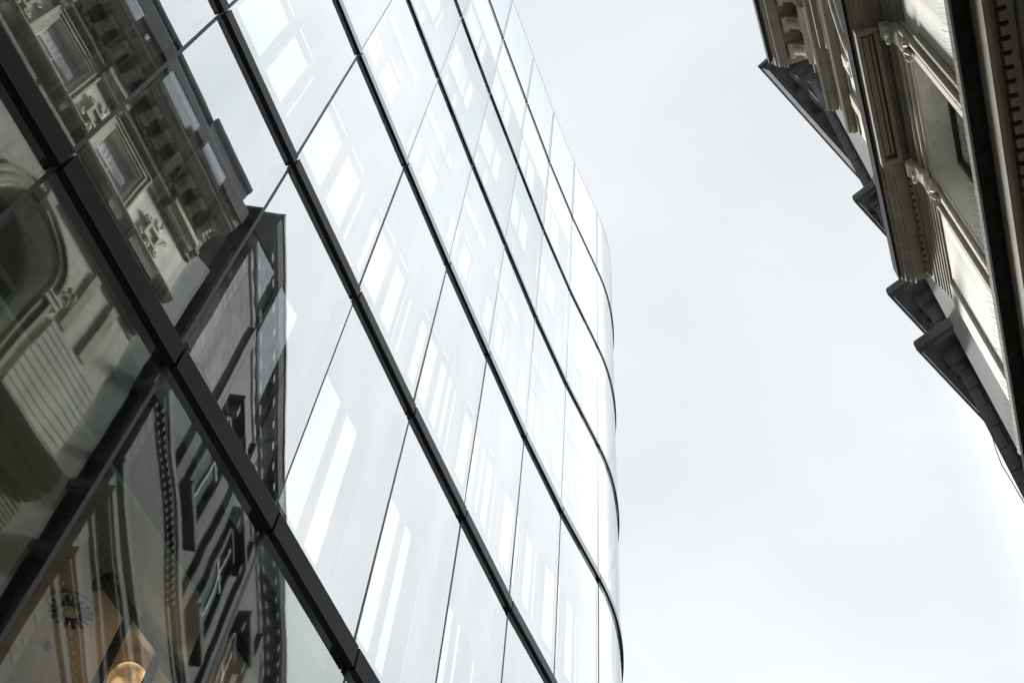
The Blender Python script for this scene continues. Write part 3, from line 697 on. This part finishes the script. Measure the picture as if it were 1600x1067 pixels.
gwrap('middle_string_course', [(e_, 12.20), (0.26, 12.10), (0.277, 12.04), (0.277, 11.92), (0.24, 11.90), (0.23, 11.86), (0.08, 11.86), (0.06, 11.66), (e_, 11.64)], 'grey_stone')
gwrap('lower_string_course', [(e_, 10.95), (0.24, 10.86), (0.254, 10.80), (0.254, 10.67), (0.22, 10.65), (0.21, 10.61), (0.08, 10.61), (0.06, 10.36), (e_, 10.34)], 'grey_stone')
for zt, dp in ((11.86, 0.225), (10.61, 0.205), (14.60, 0.125)):
    for k in range(24):
        bm = B(); a = 0.10 + 0.19 * k; gbox(bm, a, a + 0.085, 0.065, 0.12, zt - 0.09, zt - 0.003); obj('bracket_block', bm, M['grey_stone'], grey)
# quoins on the corner, each block standing a little proud with an open joint
for k in range(62):
    z = -1.5 + 0.345 * k; bm = B(); lg = 0.11 if k % 2 else 0.09
    pr = 0.014
    V0 = [C0 + ns * pr + nf * pr, C0 + fd2 * lg + nf * pr, C0 + fd2 * lg - nf * e_ * 0, C0 + sd2 * 0.30, C0 + sd2 * 0.30 + ns * pr]
    ring = [C0 + ns * pr + nf * pr, C0 + fd2 * lg + nf * pr, C0 + fd2 * lg + nf * -0.02, C0 + sd2 * 0.30 - ns * 0.02, C0 + sd2 * 0.30 + ns * pr]
    prism(bm, [(p.x, p.y, z) for p in ring], [(p.x, p.y, z + 0.328) for p in ring]); obj('quoin', bm, M['grey_stone'], grey)
# street side windows, seen only mirrored in the glass: surround, hood on consoles, sash
def gwin(a, z0, h, wd, ped):
    bm = B()
    gbox(bm, a - 0.16, a, 0.0, 0.10, z0, z0 + h + 0.16); gbox(bm, a + wd, a + wd + 0.16, 0.0, 0.10, z0, z0 + h + 0.16); gbox(bm, a + 0.001, a + wd - 0.001, 0.0, 0.098, z0 + h, z0 + h + 0.16)
    w_ = obj('window', bm, M['grey_dark'], grey)
    bm = B(); gbox(bm, a + 0.002, a + wd - 0.002, 0.004, 0.02, z0, z0 + h - 0.002); obj('pane', bm, M['pane_dark'], w_)
    bm = B(); gbox(bm, a + wd / 2 - 0.03, a + wd / 2 + 0.03, 0.021, 0.05, z0, z0 + h - 0.003); gbox(bm, a + 0.003, a + wd / 2 - 0.031, 0.021, 0.049, z0 + h * .66, z0 + h * .66 + 0.06); gbox(bm, a + wd / 2 + 0.031, a + wd - 0.003, 0.021, 0.049, z0 + h * .66, z0 + h * .66 + 0.06); obj('frame', bm, M['steel'], w_)
    bm = B(); gbox(bm, a - 0.26, a + wd + 0.26, 0.0, 0.22, z0 - 0.16, z0 - 0.003); obj('sill', bm, M['grey_dark'], w_)
    bm = B()
    t = z0 + h + 0.30
    gbox(bm, a - 0.30, a + wd + 0.30, 0.0, 0.34, t, t + 0.14)
    if ped:
        m_ = a + wd / 2
        prism(bm, [gl(a - 0.30, 0.001, t + 0.142), gl(a + wd + 0.30, 0.001, t + 0.142), gl(m_, 0.001, t + 0.62)], [gl(a - 0.30, 0.33, t + 0.142), gl(a + wd + 0.30, 0.33, t + 0.142), gl(m_, 0.33, t + 0.62)])
    for s in (a - 0.20, a + wd + 0.06):
        gbox(bm, s, s + 0.14, 0.101, 0.26, t - 0.34, t - 0.002)
    obj('hood', bm, M['grey_dark'], w_)
M['pane_dark'] = glass_mat('dark old pane', 0.08, 1.0, 4.5, (0.05, 0.055, 0.05), (0.9, 0.95, 1.0), wav=0.0008)
for k in range(8):
    a = 2.7 + 3.1 * k
    gwin(a, 15.6, 2.4, 1.15, False); gwin(a, 7.2, 2.4, 1.15, True); gwin(a, 2.6, 2.8, 1.2, False)
    bm = B(); gbox(bm, a - 0.95, a - 0.60, 0.0, 0.12, 15.0, 20.0); obj('pilaster', bm, M['grey_dark'], grey)
# hanging wire at the lower right
bm = B()
tube(bm, [(1.599, 7.05, 8.617), (1.536, 6.9, 8.203), (1.476, 6.7, 7.737), (1.444, 6.5, 7.316), (1.426, 6.4, 7.057), (1.411, 6.3, 6.776), (1.362, 6.1, 6.245)], 0.004, 5)
tag(obj('overhead_wire', bm, M['wire'], smooth=True), 'thin black wire hanging down from the lowest grey stone eave', 'wire')
